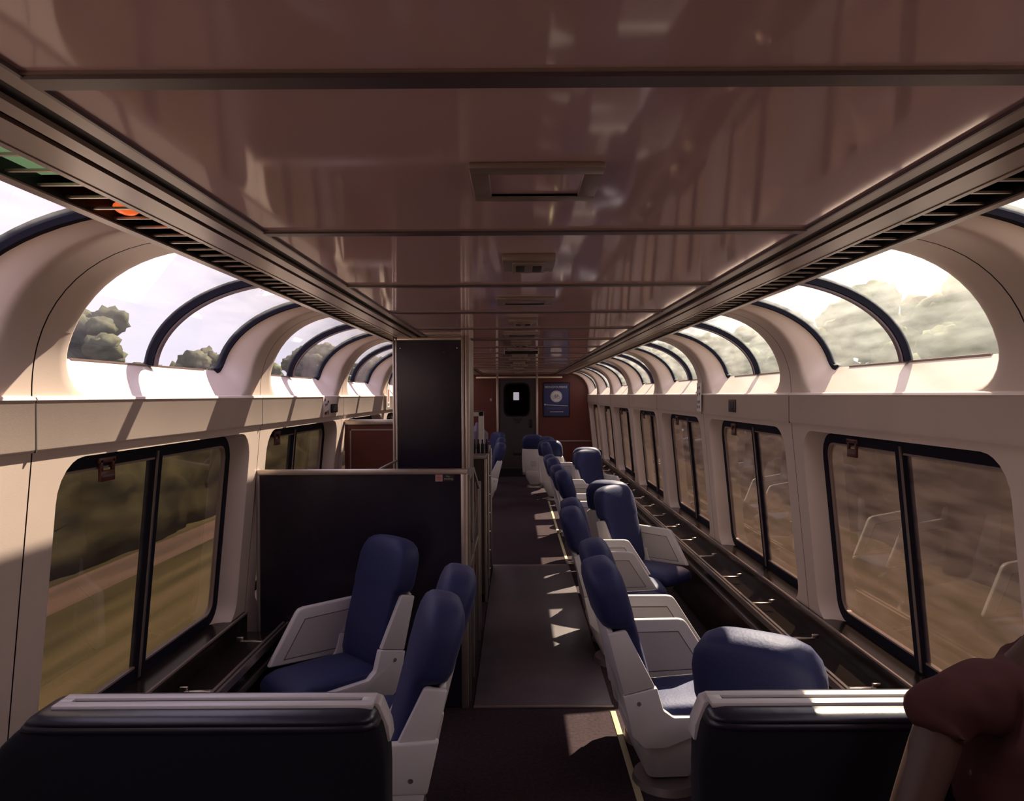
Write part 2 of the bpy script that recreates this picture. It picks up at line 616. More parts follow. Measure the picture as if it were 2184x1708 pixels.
def upper_window(sg, y0, y1, outer, gmat):
    global wcount
    wcount += 1
    root = struct('window_%d' % wcount)
    X = lambda x: sg * x
    # gasket all round (open at the top)
    pts, A, B = [], [], []
    for (px, pz), y in outer:
        pts.append((X(px), y, pz))
    ym = (y0 + y1) / 2
    N = len(pts)
    for i in range(N):
        t = (Vector(pts[min(i + 1, N - 1)]) - Vector(pts[max(i - 1, 0)])).normalized()
        px, pz = X(outer[i][0][0]), outer[i][0][1]
        nrm = Vector(((px - X(GX0)) / GA ** 2, 0, (pz - ZC - GZ0) / GB ** 2)).normalized()
        c = t.cross(nrm).normalized()
        A.append(c * .012)
        B.append(nrm * .017)
    nr = len(ROWS)
    g = MB().sweep(pts[:nr], A[:nr], B[:nr], M['rubber']).sweep(pts[-nr:], A[-nr:], B[-nr:], M['rubber'])
    g.sweep(pts[nr:N - nr], [a * .3 for a in A[nr:N - nr]], [b * .4 for b in B[nr:N - nr]], M['trim'])
    g.build('gasket', root)
    mid = []
    A, B = [], []
    for i in range(21):
        px, pz = outer_at(i / 20)
        nrm = Vector((X(px - GX0) / GA ** 2, 0, (pz - ZC - GZ0) / GB ** 2)).normalized()
        mid.append(Vector((X(px), ym, pz)) - nrm * .008)
        A.append((0, .016, 0))
        B.append(nrm * .018)
    m = MB().sweep(mid, A, B, M['rubber'])
    m.sweep([p - Vector(b).normalized() * .024 for p, b in zip(mid, B)], [(0, .012, 0)] * 21, [Vector(b) * .2 for b in B], M['batten'])
    m.build('mullion', root)
    for ya, yb in ((y0 + .19, ym - .01), (ym + .01, y1 - .19)):
        vs, fs = [], []
        n = 24
        for lay in (0, .006):
            for i in range(n + 1):
                f = i / n
                t = R(3 + 83 * f)
                px, pz = GX0 + (GA + lay) * math.cos(t), ZC + GZ0 + (GB + lay) * math.sin(t)
                vs += [(X(px), ya, pz), (X(px), yb, pz)]
        o = 2 * (n + 1)
        for i in range(n):
            j = 2 * i
            fs += [[j, j + 1, j + 3, j + 2], [o + j, o + j + 2, o + j + 3, o + j + 1],
                   [j, j + 2, o + j + 2, o + j], [j + 1, o + j + 1, o + j + 3, j + 3]]
        fs += [[0, o, o + 1, 1], [2 * n, 2 * n + 1, o + 2 * n + 1, o + 2 * n]]
        MB().add(vs, fs, gmat).build('pane', root)
    return root


def lower_window(sg, y0, y1, loop, handle_far):
    gm = M['glass_low'] if sg < 0 else M['glass_low_r']
    global wcount
    wcount += 1
    root = struct('window_%d' % wcount)
    X = lambda x: sg * x
    ym = (y0 + y1) / 2
    zm = ZC - .66
    pts = [Vector(p) for p in loop]
    N = len(pts)
    A, B, q = [], [], []
    for i in range(N):
        t = (pts[(i + 1) % N] - pts[i - 1]).normalized()
        nrm = Vector((X(1.0), 0, 0.0))
        c = t.cross(nrm).normalized()
        if c.dot(Vector((0, ym, zm)) - Vector((0, pts[i].y, pts[i].z))) < 0:
            c = -c
        q.append(pts[i] + c * .018)
        A.append(c * .024)
        B.append(nrm * .014)
    MB().sweep(q, A, B, M['rubber'], closed=True).build('gasket', root)
    # thin bright inner lip of the frame
    MB().sweep([p + a * 1.2 for p, a in zip(q, A)], [a * .16 for a in A], [b * .75 for b in B], M['trim'], closed=True).build('frame', root)
    zt, zb = ZC - .215, ZC - 1.12
    xt, xb = xin(-.215) + .10, xin(-1.12) + .10
    MB().sweep([(X(xt), ym, zt), (X(xb), ym, zb)], [(0, .03, 0)] * 2, [(X(.018), 0, 0)] * 2, M['rubber']).sweep(
        [(X(xt - .02), ym - .02, zt), (X(xb - .02), ym - .02, zb)], [(0, .006, 0)] * 2, [(X(.004), 0, 0)] * 2, M['alu_dark']).build('mullion', root)
    ya_, yb_ = y0 + .19, y1 - .19
    for ya, yb in ((ya_, ym - .02), (ym + .02, yb_)):
        vs = []
        for d in (0, .006):
            vs += [(X(xt + d), ya, zt), (X(xt + d), yb, zt), (X(xb + d), yb, zb), (X(xb + d), ya, zb)]
        fs = [[0, 1, 2, 3], [4, 7, 6, 5], [0, 4, 5, 1], [1, 5, 6, 2], [2, 6, 7, 3], [3, 7, 4, 0]]
        MB().add(vs, fs, gm).build('pane', root, smooth=False)
    # red pull handle hanging from the top of one pane
    yh = ym + .40 if handle_far else ym - .40
    x = X(xt - .022)
    h = MB()
    x0, x1 = sorted((x - .006, x + .006))
    h.box(x0, x1, yh - .055, yh + .055, zt - .014, zt + .006, M['redp'], .003)
    h.box(x0, x1, yh - .046, yh - .030, zt - .044, zt - .0, M['redp'], .003)
    h.box(x0, x1, yh + .030, yh + .046, zt - .044, zt - .0, M['redp'], .003)
    h.box(x0, x1, yh - .046, yh + .046, zt - .078, zt - .040, M['redp'], .003)
    h.box(x0 - .001, x1 + .001, yh - .036, yh + .036, zt - .062, zt - .055, M['ink'])
    h.build('pull_handle', root, label='small red emergency pull handle')
    return root


for sg, wins, far in ((-1, wins_l, False), (1, wins_r, True)):
    for k, y0, y1, outer, last in wins:
        upper_window(sg, y0, y1, outer, M['glass_up'] if sg < 0 else M['glass_up_r'])
        lower_window(sg, y0, y1, last, far)

# ------------------------------------------------------------------ floor, ceiling, ends
MB().box(-1.56, 1.56, YB, YE + .1, -.06, 0, M['carpet']).build('floor', kind='structure')

ceil = MB()
ceil.box(-.885, .885, YB, YE, ZC + .42, ZC + .50, M['ceil'])
ceil = ceil.build('ceiling', kind='structure')
slab = MB().box(-1.03, 1.03, YB, YE + .1, ZC + .50, ZC + .56, M['dark'])
slab.build('trim_1', kind='structure')
yb = 0.99 - .933 * 4
while yb < YE - .1:
    if yb > YB + .1:
        MB().prism([(yb - .022, ZC + .42), (yb - .018, ZC + .412), (yb + .018, ZC + .412), (yb + .022, ZC + .42)], 'x', -.69, .69, M['batten']
                   ).box(-.69, .69, yb - .026, yb - .022, ZC + .416, ZC + .42, M['trim']).build('batten', ceil)
    yb += .933
tn = 1
for sg in (-1, 1):
    X = lambda x: sg * x
    tn += 1
    m = MB()
    zt = ZC + .42

    def strip(xa, xb, za, zb, mat):
        m.box(*sorted((X(xa), X(xb))), YB, YE, za, zb, mat)
    strip(.686, .692, zt - .006, zt, M['batten'])
    strip(.692, .722, zt - .004, zt, M['trim'])
    strip(.722, .750, zt - .003, zt, M['black'])
    strip(.750, .782, zt - .012, zt, M['trim'])
    strip(.782, .802, zt - .003, zt, M['black'])
    strip(.802, .872, zt - .010, zt, M['trim'])
    strip(.872, .886, zt - .012, zt, M['trim'])
    strip(.886, .992, zt + .035, zt + .05, M['black'])
    strip(.886, .889, zt - .008, zt + .04, M['black'])
    strip(.989, .992, zt - .008, zt + .04, M['black'])
    strip(.992, 1.018, zt - .012, zt + .09, M['trim'])
    y = YB + .04
    while y < YE:
        m.box(*sorted((X(.889), X(.993))), y - .004, y + .004, zt - .004, zt + .001, M['alu'])
        y += .0933
    m.build('trim_%d' % tn, kind='structure')

# plates and reading boxes along the ceiling centre line
for i in range(-1, 7):
    y = 1.352 + 1.866 * i
    if y < .3:
        continue
    ps = ['nearest the camera', 'second from the camera', 'third from the camera', 'fourth from the camera',
          'fifth from the camera', 'sixth from the camera', 'seventh from the camera'][i]
    t = thing('ceiling_plate', 'square cream ceiling plate with a sunken centre, %s' % ps, 'ceiling vent', (-.01, y + .117, ZC + .42), 0, 'square plates along the ceiling')
    f = MB()
    for a0, a1, b0, b1 in ((-.124, .124, -.117, -.075), (-.124, .124, .08, .117), (-.124, -.088, -.075, .08), (.088, .124, -.075, .08)):
        f.box(a0, a1, b0, b1, -.012, 0, M['trim'], .003)
    f.build('frame', t)
    MB().box(-.09, .09, -.077, .082, -.005, 0, M['ceil']).build('inset_panel', t)
    y = 2.225 + 1.866 * i
    t = thing('ceiling_lamp', 'small cream ceiling light box with two dark sockets, %s' % ps, 'ceiling light', (-.01, y + .1, ZC + .42), 0, 'small light boxes along the ceiling')
    MB().box(-.08, .08, -.1, .1, -.022, 0, M['trim'], .003).build('housing', t)
    MB().box(-.05, .05, -.08, .08, -.030, -.022, M['trim'], .002).build('faceplate', t)
    for s in (-1, 1):
        MB().box(s * .026 - .014, s * .026 + .014, -.05, .04, -.033, -.029, M['dark'], .002).build('socket', t)

# far bulkhead with a doorway
dx0, dx1 = -.43, .37
bz = ZC + .42
w = MB()
w.box(-1.52, dx0, YE, YE + .05, 0, bz + .08, M['red'])
w.box(dx1, 1.52, YE, YE + .05, 0, bz + .08, M['red'])
w.box(dx0, dx1, YE, YE + .05, ZC + .35, bz + .08, M['red'])
w.build('wall_back', kind='structure')
t = MB()
for x in (dx0, dx1):
    t.box(x - .022, x + .022, YE - .03, YE + .02, 0, bz, M['alu'], .006)
t.box(-.86, .88, YE - .025, YE, ZC + .335, ZC + .375, M['alu'], .005)
t.box(.45, 1.47, YE - .012, YE, ZC - .95, ZC - .925, M['alu_dark'], .003)
t.box(-1.47, -.48, YE - .012, YE, ZC - .95, ZC - .925, M['alu_dark'], .003)
t.build('trim_4', kind='structure')
wf = MB()
wf.box(-1.56, 1.56, YB - .05, YB, 0, bz + .1, M['red'])
wf.build('wall_front', kind='structure')

door = struct('door_1')
# door leaf with a rounded window opening
dzt = ZC + .34
dl = MB()
wx0, wx1, wz0, wz1 = -.30, .22, ZC - .43, ZC + .23
outer = []
innr = []
cxm, czm = (wx0 + wx1) / 2, (wz0 + wz1) / 2
for c, s in sup(40, 5):
    innr.append((cxm + c * (wx1 - wx0) / 2, czm + s * (wz1 - wz0) / 2))
    big = max(abs(c), abs(s))
    ox = (cxm + (dx1 - dx0) / 2 * c / big) if True else 0
    oz = czm + s / big * ((dzt - czm) if s > 0 else (czm - 0.0))
    outer.append((max(dx0 + .02, min(dx1 - .02, ox)), max(0.0, min(dzt, oz))))
ring = lambda pts, y: [(p[0], y, p[1]) for p in pts]
dl.loft([ring(outer, YE + .06), ring(outer, YE + .02), ring(innr, YE + .02), ring(innr, YE + .06), ring(outer, YE + .06)], M['door'], cap=False)
dl.box(dx0 + .02, dx1 - .02, YE + .02, YE + .06, -.0, .03, M['door'])
dl.build('door_leaf', door)
MB().loft([ring([(cxm + (p[0] - cxm) * 1.05, czm + (p[1] - czm) * 1.05) for p in innr], YE + .018),
           ring([(cxm + (p[0] - cxm) * .96, czm + (p[1] - czm) * .96) for p in innr], YE + .014),
           ring([(cxm + (p[0] - cxm) * .96, czm + (p[1] - czm) * .96) for p in innr], YE + .03)], M['rubber'], cap=False).build('window_frame', door)
MB().loft([ring(innr, YE + .034), ring(innr, YE + .04)], M['glass_door']).build('pane', door)
MB().box(-.12, .07, YE + .012, YE + .02, ZC - .52, ZC - .44, M['dark'], .003).box(-.07, .03, YE + .012, YE + .02, ZC - .57, ZC - .52, M['dark'], .003).build('push_plate', door)
MB().box(.215, .265, YE + .0, YE + .02, ZC - .66, ZC - .50, M['black'], .006).build('door_handle', door)
MB().box(-.12, .06, YE + .016, YE + .02, ZC - 1.22, ZC - 1.17, M['black'], .002).build('vent_slot', door)
MB().box(dx0, dx1, YE - .02, YE + .05, 0, .16, M['black']).build('kick_plate', door)
# dark vestibule behind the door and the next car's lit door pane
v = MB()
v.box(-.5, -.45, YE + .1, YE + 2.2, 0, 2.1, M['dark'])
v.box(.40, .45, YE + .1, YE + 2.2, 0, 2.1, M['dark'])
v.box(-.5, .45, YE + .1, YE + 2.2, 2.05, 2.1, M['dark'])
v.box(-.5, .45, YE + .1, YE + 2.2, -.05, 0, M['dark'])
v.box(-.5, .45, YE + 2.2, YE + 2.25, 0, 2.1, M['dark'])
v.build('wall_vestibule', kind='structure')
MB().box(-.115, .015, YE + 2.18, YE + 2.2, ZC - .12, ZC + .06, M['lit_pane'], .01).build('window_%d' % (wcount + 1), kind='structure')

# bike poster on the right of the bulkhead
def pxY(px, y):
    return (px - 1101) / FPX * y + CX


def pxZ(py, y):
    return ZC - (py - 842) / FPX * y


py_ = YE - .012
pl, pr = pxX = (pxY(1160, YE), pxY(1213, YE))
pt, pb = pxZ(818, YE), pxZ(887, YE)
po = thing('wall_poster', 'blue framed poster with white bicycle disc and headline on the red end wall', 'poster', ((pl + pr) / 2, YE, (pt + pb) / 2))
hw, hh = (pr - pl) / 2, (pt - pb) / 2
fr = MB()
for a0, a1, b0, b1 in ((-hw - .02, hw + .02, hh, hh + .02), (-hw - .02, hw + .02, -hh - .02, -hh), (-hw - .02, -hw, -hh, hh), (hw, hw + .02, -hh, hh)):
    fr.box(a0, a1, -.022, -.001, b0, b1, M['black'], .003)
fr.build('frame', po)
MB().box(-hw, hw, -.012, -.001, -hh, hh, M['poster']).box(-hw, hw, -.0135, -.012, -hh, -hh * .27, M['poster2']).build('sheet', po)
RX = Matrix.Rotation(R(90), 4, 'X')
for wd, wx in (('BRING', -.142), ('YOUR', .022), ('BIKE', .160)):
    text_mesh(wd, .060, M['pale'], 'headline_word', po, Matrix.Translation((wx, -.014, hh * .77)) @ RX)
cz0, cr_ = hh * .20, hw * .47
disc = [(cr_ * math.cos(2 * math.pi * i / 32), cz0 + cr_ * math.sin(2 * math.pi * i / 32)) for i in range(32)]
MB().prism(disc, 'y', -.015, -.012, M['pale']).build('disc', po)
bk = MB()
s = cr_ / .13


def rod(p, q, th=.004):
    d = Vector((q[0] - p[0], q[1] - p[1])).normalized()
    n = Vector((-d.y, d.x)) * th * s
    bk.prism([(p[0] * s + n.x, cz0 + p[1] * s + n.y), (q[0] * s + n.x, cz0 + q[1] * s + n.y),
              (q[0] * s - n.x, cz0 + q[1] * s - n.y), (p[0] * s - n.x, cz0 + p[1] * s - n.y)], 'y', -.0165, -.015, M['ink_blue'])


def hoop(c, r, th, n=24):
    for i in range(n):
        a0, a1 = 2 * math.pi * i / n, 2 * math.pi * (i + 1) / n
        bk.prism([((c[0] + rr * math.cos(a)) * s, cz0 + (c[1] + rr * math.sin(a)) * s) for rr, a in ((r - th, a0), (r - th, a1), (r + th, a1), (r + th, a0))],
                 'y', -.0165, -.015, M['ink_blue'])


hoop((-.048, -.022), .034, .004)
hoop((.048, -.022), .034, .004)
hoop((0, 0), .115, .003)
for p, q in (((-.048, -.022), (-.02, .028)), ((-.02, .028), (.034, .028)), ((-.048, -.022), (0, -.024)), ((0, -.024), (.034, .028)),
             ((0, -.024), (-.024, .038)), ((.048, -.022), (.030, .045)), ((-.036, .040), (-.012, .040)), ((.030, .045), (.046, .047))):
    rod(p, q)
bk.build('bicycle_icon', po)
tx = MB()
tx.prism([(-hw * .92, -hh * .33), (hw * .92, -hh * .40), (hw * .92, -hh * .375), (-hw * .92, -hh * .30)], 'y', -.0150, -.0135, M['pale'])
d8 = [(-hw * .92 + .016 * math.cos(a * .7854), -hh * .31 + .016 * math.sin(a * .7854)) for a in range(8)]
tx.prism(d8, 'y', -.0155, -.0136, M['pale'])
tx.build('divider_line', po)
tx = MB()
for i, (a0, a1) in enumerate(((-.75, .78), (-.72, .25), (-.75, .6))):
    z = -hh * (.50 + i * .055)
    x = hw * a0
    while x < hw * a1:
        ln = random.Random(i * 50 + int(x * 999)).uniform(.012, .03)
        tx.box(x, x + ln, -.0147, -.0135, z - .003, z + .003, M['ink_blue'])
        x += ln + .008
tx.build('paragraph', po)
tx = MB()
for x in [i * .016 for i in range(-8, 9)]:
    tx.box(x, x + .010, -.0147, -.0135, -hh * .77 - .004, -hh * .77 + .006 * ((i * 7) % 3), M['pale'])
tx.build('footer_line', po)

# wall switch plate on the red end wall
sw = MB().box(-.02, .02, -.012, 0, -.03, .03, M['alu_dark'], .004).box(-.006, .006, -.018, -.012, -.012, .012, M['alu'], .002)
o = sw.build('wall_switch', loc=(pxY(1047, YE), YE, pxZ(852, YE)))
tag(o, 'tiny metal switch plate on red wall left of the door', 'switch')

# hanging dark sign box under the ceiling
t = thing('hanging_sign', 'dark hanging sign box with bright edges under the ceiling before the door', 'sign', (.0, 7.07, ZC + .42))
MB().box(-.155, .155, -.03, .03, -.034, -.004, M['black'], .003).build('sign_box', t)
MB().box(-.165, -.155, -.035, .035, -.036, 0, M['alu'], .002).box(.155, .165, -.035, .035, -.036, 0, M['alu'], .002).box(-.165, .165, -.032, -.026, -.006, 0, M['alu'], .001).build('bracket', t)

# lamps inside the left ceiling grille
lb_ = bmesh.new()
bmesh.ops.create_uvsphere(lb_, u_segments=16, v_segments=8, radius=1)
for v_ in lb_.verts:
    v_.co = Vector((v_.co.x * .024, v_.co.y * .040, v_.co.z * .014))
o = MB().bm(lb_, M['lamp_orange']).build('indicator_lamp', loc=(-.955, 1.745, ZC + .438))
tag(o, 'small glowing orange lamp in the left ceiling grille', 'lamp')
o = MB().box(-.05, .05, -.20, .16, .0, .010, M['lamp_green'], .003).build('green_light_panel', loc=(-.942, 1.33, ZC + .441))
tag(o, 'dim green lit panel behind the left ceiling grille slats', 'lamp')

# ------------------------------------------------------------------ window consoles (heater covers)
def console(sg, ya, yb, label, n_br, br0):
    t = thing('heater_console', label, 'heater cover', (sg * 1.26, (ya + yb) / 2, 0))
    h = (yb - ya) / 2
    X = lambda x: sg * (x - 1.26)
    zr = ZC - 1.19
    MB().prism([(X(1.275), 0), (X(1.275), zr - .035), (X(1.31), zr - .045), (X(1.47), zr - .045), (X(1.468), zr + .052), (X(1.472), zr + .058), (X(1.578), zr + .062), (X(1.585), zr + .03), (X(1.53), 0)], 'y', -h, h, M['console']).build('cover', t)
    MB().prism([(X(1.25), zr - .03), (X(1.25), zr + .004), (X(1.256), zr + .008), (X(1.262), zr + .004), (X(1.262), zr - .03)], 'y', -h, h, M['alu']).prism(
        [(X(1.272), zr - .03), (X(1.272), zr + .004), (X(1.279), zr + .008), (X(1.286), zr + .004), (X(1.286), zr - .03)], 'y', -h, h, M['alu']).build('rail', t)
    MB().box(*sorted((X(1.262), X(1.276))), -h, h, zr - .13, zr - .10, M['alu_dark'], .004).build('kick_rail', t)
    MB().box(*sorted((X(1.462), X(1.474))), -h, h, zr + .050, zr + .062, M['trim'], .003).build('sill_strip', t)
    y = br0
    while y < yb - .05:
        if y > ya + .05:
            b = MB()
            b.box(*sorted((X(1.285), X(1.40))), y - (ya + yb) / 2 - .012, y - (ya + yb) / 2 + .012, zr - .012, zr + .0, M['chrome'], .004)
            b.box(*sorted((X(1.385), X(1.42))), y - (ya + yb) / 2 - .007, y - (ya + yb) / 2 + .007, zr - .006, zr + .016, M['chrome'], .004)
            b.build('bracket', t)
        y += .622
    return t


console(1, YB + .05, YE - .02, 'dark brown heater cover with metal rail under the right windows', 20, .55)
console(-1, YB + .05, 3.94, 'dark brown heater cover under the near left windows before the partition', 8, .55)
console(-1, 7.3, YE - .02, 'dark brown heater cover under the far left windows behind the stairwell', 8, 7.6)

# ------------------------------------------------------------------ floor pieces
o = MB().box(-.283, .45, 3.97, 7.23, 0, .008, M['vinyl'], .002).box(-.285, .455, 3.945, 3.97, 0, .010, M['alu_dark'], .002).box(-.285, .455, 7.23, 7.25, 0, .010, M['alu'], .002).build('aisle_mat')
tag(o, 'smooth grey vinyl panel with metal edges on the aisle floor', 'floor mat')
for ya, yb, lab in ((2.2, 3.9, 'pale yellow marker strip on the near aisle carpet beside white seat'), (7.3, 11.6, 'pale yellow marker strip on the far aisle carpet beyond the vinyl panel')):
    o = MB().box(-.014, .014, ya, yb, 0, .006, M['glow'], .002).build('floor_strip', loc=(.444, 0, 0))
    tag(o, lab, 'floor strip', 'floor marker strips')
for y, lab in ((7.27, 'shiny brass foot clamp at the end of the vinyl panel'), (8.9, 'small shiny brass foot clamp beside the third right chair pair'),):
    t = thing('floor_clamp', lab, 'clamp', (.47, y, 0), 0, 'brass clamps on the seat track')
    MB().box(-.045, .03, -.05, .05, 0, .035, M['chrome'], .008).build('base', t)
    MB().tube([(.02, 0, .03), (.13, 0, .05)], .014, M['chrome']).build('pin', t)

# ------------------------------------------------------------------ stairwell on the left
# low partition facing the camera
t = thing('partition_screen', 'low dark navy partition in an aluminium frame behind the left chairs', 'partition', (-.87, 3.97, 0))
zt = pxZ(999, 3.97)
hw = .555
MB().box(-hw, hw, -.008, .010, .0, zt - .02, M['navy']).build('panel', t)
f = MB()
f.box(-hw, hw + .005, -.018, .022, zt - .028, zt, M['alu'], .004)
f.box(hw - .03, hw + .005, -.018, .022, 0, zt - .026, M['alu'], .004)
f.box(-hw, -hw + .02, -.018, .022, 0, zt - .026, M['alu_dark'], .004)
f.build('frame', t)
st = thing('no_smoking_sticker', 'small pink and grey no smoking sticker on navy partition corner', 'sticker', (pxY(947, 3.95), 3.961, pxZ(1018, 3.96)))
MB().box(-.049, -.011, -.002, 0, -.019, .019, M['pink']).build('sticker_square', st)
ring_ = MB()
for i in range(20):
    a0, a1 = 2 * math.pi * i / 20, 2 * math.pi * (i + 1) / 20
    ring_.prism([(-.03 + r_ * math.cos(a), r_ * math.sin(a)) for r_, a in ((.010, a0), (.010, a1), (.013, a1), (.013, a0))], 'y', -.003, -.002, M['ink_red'])
ring_.prism([(-.039, .007), (-.037, .009), (-.021, -.007), (-.023, -.009)], 'y', -.003, -.002, M['ink_red'])
ring_.box(-.038, -.022, -.0026, -.002, -.0025, .0015, M['ink'])
ring_.build('no_smoking_icon', st)
MB().box(-.010, .050, -.0016, 0, -.017, .017, M['dark']).build('sticker_backing', st)
text_mesh('No', .014, M['white_panel'], 'lettering', st, Matrix.Translation((.018, -.002, .008)) @ RX, .0003)
text_mesh('smoking', .014, M['white_panel'], 'lettering', st, Matrix.Translation((.020, -.002, -.005)) @ RX, .0003)

# tall closet column
cy = 5.33
cx0, cx1 = pxY(838, cy), pxY(986, cy)
t = thing('closet_column', 'tall dark navy closet panel in aluminium frame reaching the ceiling', 'cabinet', ((cx0 + cx1) / 2, cy, 0))
hw = (cx1 - cx0) / 2
zt = ZC + .42
MB().box(-hw + .005, hw + .045, .012, .62, 0, zt, M['alu_dark']).build('body', t)
MB().box(-hw + .03, hw - .005, -.004, .012, 0, zt - .03, M['navy']).build('panel', t)
f = MB()
f.box(-hw, -hw + .014, -.012, .03, 0, zt, M['alu'], .003)
f.box(-hw + .018, -hw + .034, -.010, .03, 0, zt, M['alu'], .003)
f.box(hw - .006, hw + .014, -.012, .03, 0, zt, M['alu'], .003)
f.box(hw + .020, hw + .050, -.010, .03, 0, zt, M['alu'], .004)
f.box(-hw, hw, -.010, .02, zt - .028, zt - .008, M['alu'], .003)
f.build('frame', t)
for x in (-hw + .055, hw - .035):
    bm = bmesh.new()
    bmesh.ops.create_uvsphere(bm, u_segments=10, v_segments=6, radius=.006)
    bmesh.ops.translate(bm, verts=bm.verts[:], vec=(x, -.006, zt - .085))
    MB().bm(bm, M['chrome']).build('screw', t)

# rust red partition at the far end of the stairs
y2 = 5.90
zt = pxZ(893, y2)
x0, x1 = -1.40, cx0 + .03
t = thing('stair_partition', 'rust red partition with a pinstripe border and metal cap behind stairwell', 'partition', ((x0 + x1) / 2, y2, 0))
hw = (x1 - x0) / 2
MB().box(-hw, hw, 0, .03, 0, zt - .02, M['red']).build('panel', t)
MB().box(-hw, hw, -.012, .042, zt - .04, zt, M['alu'], .004).build('cap_rail', t)
MB().box(-hw + .04, hw, -.002, 0, zt - .085, zt - .075, M['alu_dark']).box(-hw + .04, -hw + .05, -.002, 0, .1, zt - .075, M['alu_dark']).build('pinstripe', t)
o = MB().tube([(pxY(845, 5.3), 5.31, pxZ(981, 5.3)), (pxY(810, 5.0), 5.05, pxZ(997, 5.05)), (pxY(760, 4.6), 4.65, pxZ(1035, 4.6))], .009, M['alu']).build('handrail')
tag(o, 'thin metal handrail sloping down beside the closet column', 'handrail')

# aisle side of the stairwell
xs = -.315
t = thing('stair_enclosure', 'metal framed stair guard with a sloping top edge beside the aisle', 'railing', (xs, 0, 0))
MB().prism([(3.99, 0), (3.99, 1.20), (4.45, 1.20), (5.05, 1.02), (5.30, 1.02), (5.30, 0)], 'x', -.02, 0, M['dark']).build('panel', t)
f = MB()
f.sweep([(0, 4.0, 1.21), (0, 4.45, 1.21), (0, 5.05, 1.03), (0, 5.30, 1.03)], [(.014, 0, 0)] * 4, [(0, 0, .014)] * 4, M['alu_dark'])
for y in (4.05, 4.4, 5.04, 5.28):
    f.box(-.012, .014, y - .012, y + .012, 0, 1.03 if y > 5 else 1.2, M['alu_dark'], .003)
f.sweep([(.004, 4.12, .72), (.004, 4.98, .98)], [(.006, 0, 0)] * 2, [(0, 0, .006)] * 2, M['alu'])
f.sweep([(.004, 4.12, .98), (.004, 4.6, .62)], [(.006, 0, 0)] * 2, [(0, 0, .006)] * 2, M['alu'])
f.box(0, .010, 4.1, 4.98, .70, .725, M['alu'], .002)
f.build('frame', t)
MB().box(.001, .010, 4.58, 4.72, 1.00, 1.11, M['redp'], .002).build('red_tag', t)
MB().box(.001, .012, 4.62, 4.70, .50, .70, M['redp'], .004).build('red_grip', t)

# service counter beyond the stairs
cyn, cyf = 5.98, 7.20
zt = 1.17
t = thing('service_counter', 'brown metal edged service counter beside the aisle behind the closet column', 'counter', (-.47, cyn, 0))
L = cyf - cyn
MB().box(-.28, .165, .0, L, .06, zt - .03, M['door']).build('cabinet', t)
MB().box(-.29, .175, -.01, L + .01, zt - .03, zt, M['alu_dark'], .004).build('counter_top', t)
f = MB()
for y in (.008, L * .42, L - .008):
    f.box(.160, .182, y - .014, y + .014, 0, zt - .03, M['alu'], .003)
f.box(.155, .178, 0, L, .0, .07, M['dark'])
f.build('edge_trim', t)
MB().box(.164, .170, .05, L * .40, .12, zt - .12, M['black'], .002).build('side_opening', t)
for i in range(6):
    bm = bmesh.new()
    bmesh.ops.create_uvsphere(bm, u_segments=8, v_segments=6, radius=.009)
    bmesh.ops.translate(bm, verts=bm.verts[:], vec=(.184, L * .42, .15 + i * .16))
    MB().bm(bm, M['chrome']).build('rivet', t)
# things standing on it
o = MB().box(-.19, .0, -.02, .02, .30, .345, M['paper'], .004).box(-.045, 0, -.02, .02, 0, .345, M['paper'], .004).box(-.10, -.03, -.024, -.018, .335, .35, M['ink']).build('display_stand', loc=(-.325, 6.35, zt))
tag(o, 'white inverted L shaped stand on the service counter', 'stand')
bm = bmesh.new()
bmesh.ops.create_icosphere(bm, subdivisions=4, radius=1)
for v_ in bm.verts:
    p = v_.co.copy()
    n_ = noise.noise(p * 2.1) * .22
    v_.co = Vector((p.x * .085 * (1 + n_ - .25 * p.z), p.y * .12 * (1 + n_), (max(p.z, -.8) + .8) * .125 * (1 + n_ * .6)))
o = MB().bm(bm, M['lav']).build('cloth_bag', loc=(-.395, 6.75, zt))
tag(o, 'crumpled lavender cloth bag on the service counter', 'bag')
for i in range(4):
    o = MB().tube([(0, 0, 0), (0, 0, .075), (0, 0, .085), (0, 0, .115)], [.014, .014, .007, .007], M['black'], 10).build('bottle', loc=(-.40 + i * .035, 6.17 + .02 * (i % 2), zt))
    tag(o, 'small dark bottle standing at the front of the service counter', 'bottle', 'dark bottles on the service counter')

# ------------------------------------------------------------------ signs on the walls
y = 5.82
t = thing('hanging_card', 'white safety card with small dark symbols on right wall pillar', 'sign', (1.37, y, ZC))
MB().prism([(-.062, -.135), (.062, -.135), (.062, .085), (-.062, .085)], 'x', -.004, 0, M['paper']).build('card', t)
cd = MB()
for i, (a, b_) in enumerate(((-.03, .05), (.025, .045), (-.028, 0.0), (.03, -.005), (-.02, -.06), (.02, -.062), (-.025, -.1), (.03, -.1))):
    cd.box(-.0055, -.004, a - .012, a + .012, b_ - .012, b_ + .010, M['ink'] if i % 3 else M['ink_red'])
cd.build('symbols', t)
y = S0 + 3 * P
t = thing('safety_card', 'white safety card with red print on the far left wall pillar', 'sign', (-1.362, y, ZC))
MB().prism([(-.07, -.12), (.07, -.12), (.075, .10), (-.02, .13), (-.075, .09)], 'x', 0, .004, M['paper']).build('card', t)
MB().box(.004, .0055, -.03, .02, -.06, .06, M['ink_red']).box(.004, .0055, -.04, .04, -.1, -.08, M['ink']).build('symbols', t)
o = MB().box(-.010, 0, -.075, .075, -.042, .042, M['door'], .004).box(-.013, -.010, -.05, .05, -.03, .03, M['dark'], .002).build('wall_plate', loc=(1.388, 4.98, ZC - .08))
tag(o, 'small dark square plate on the right wall band', 'plate')
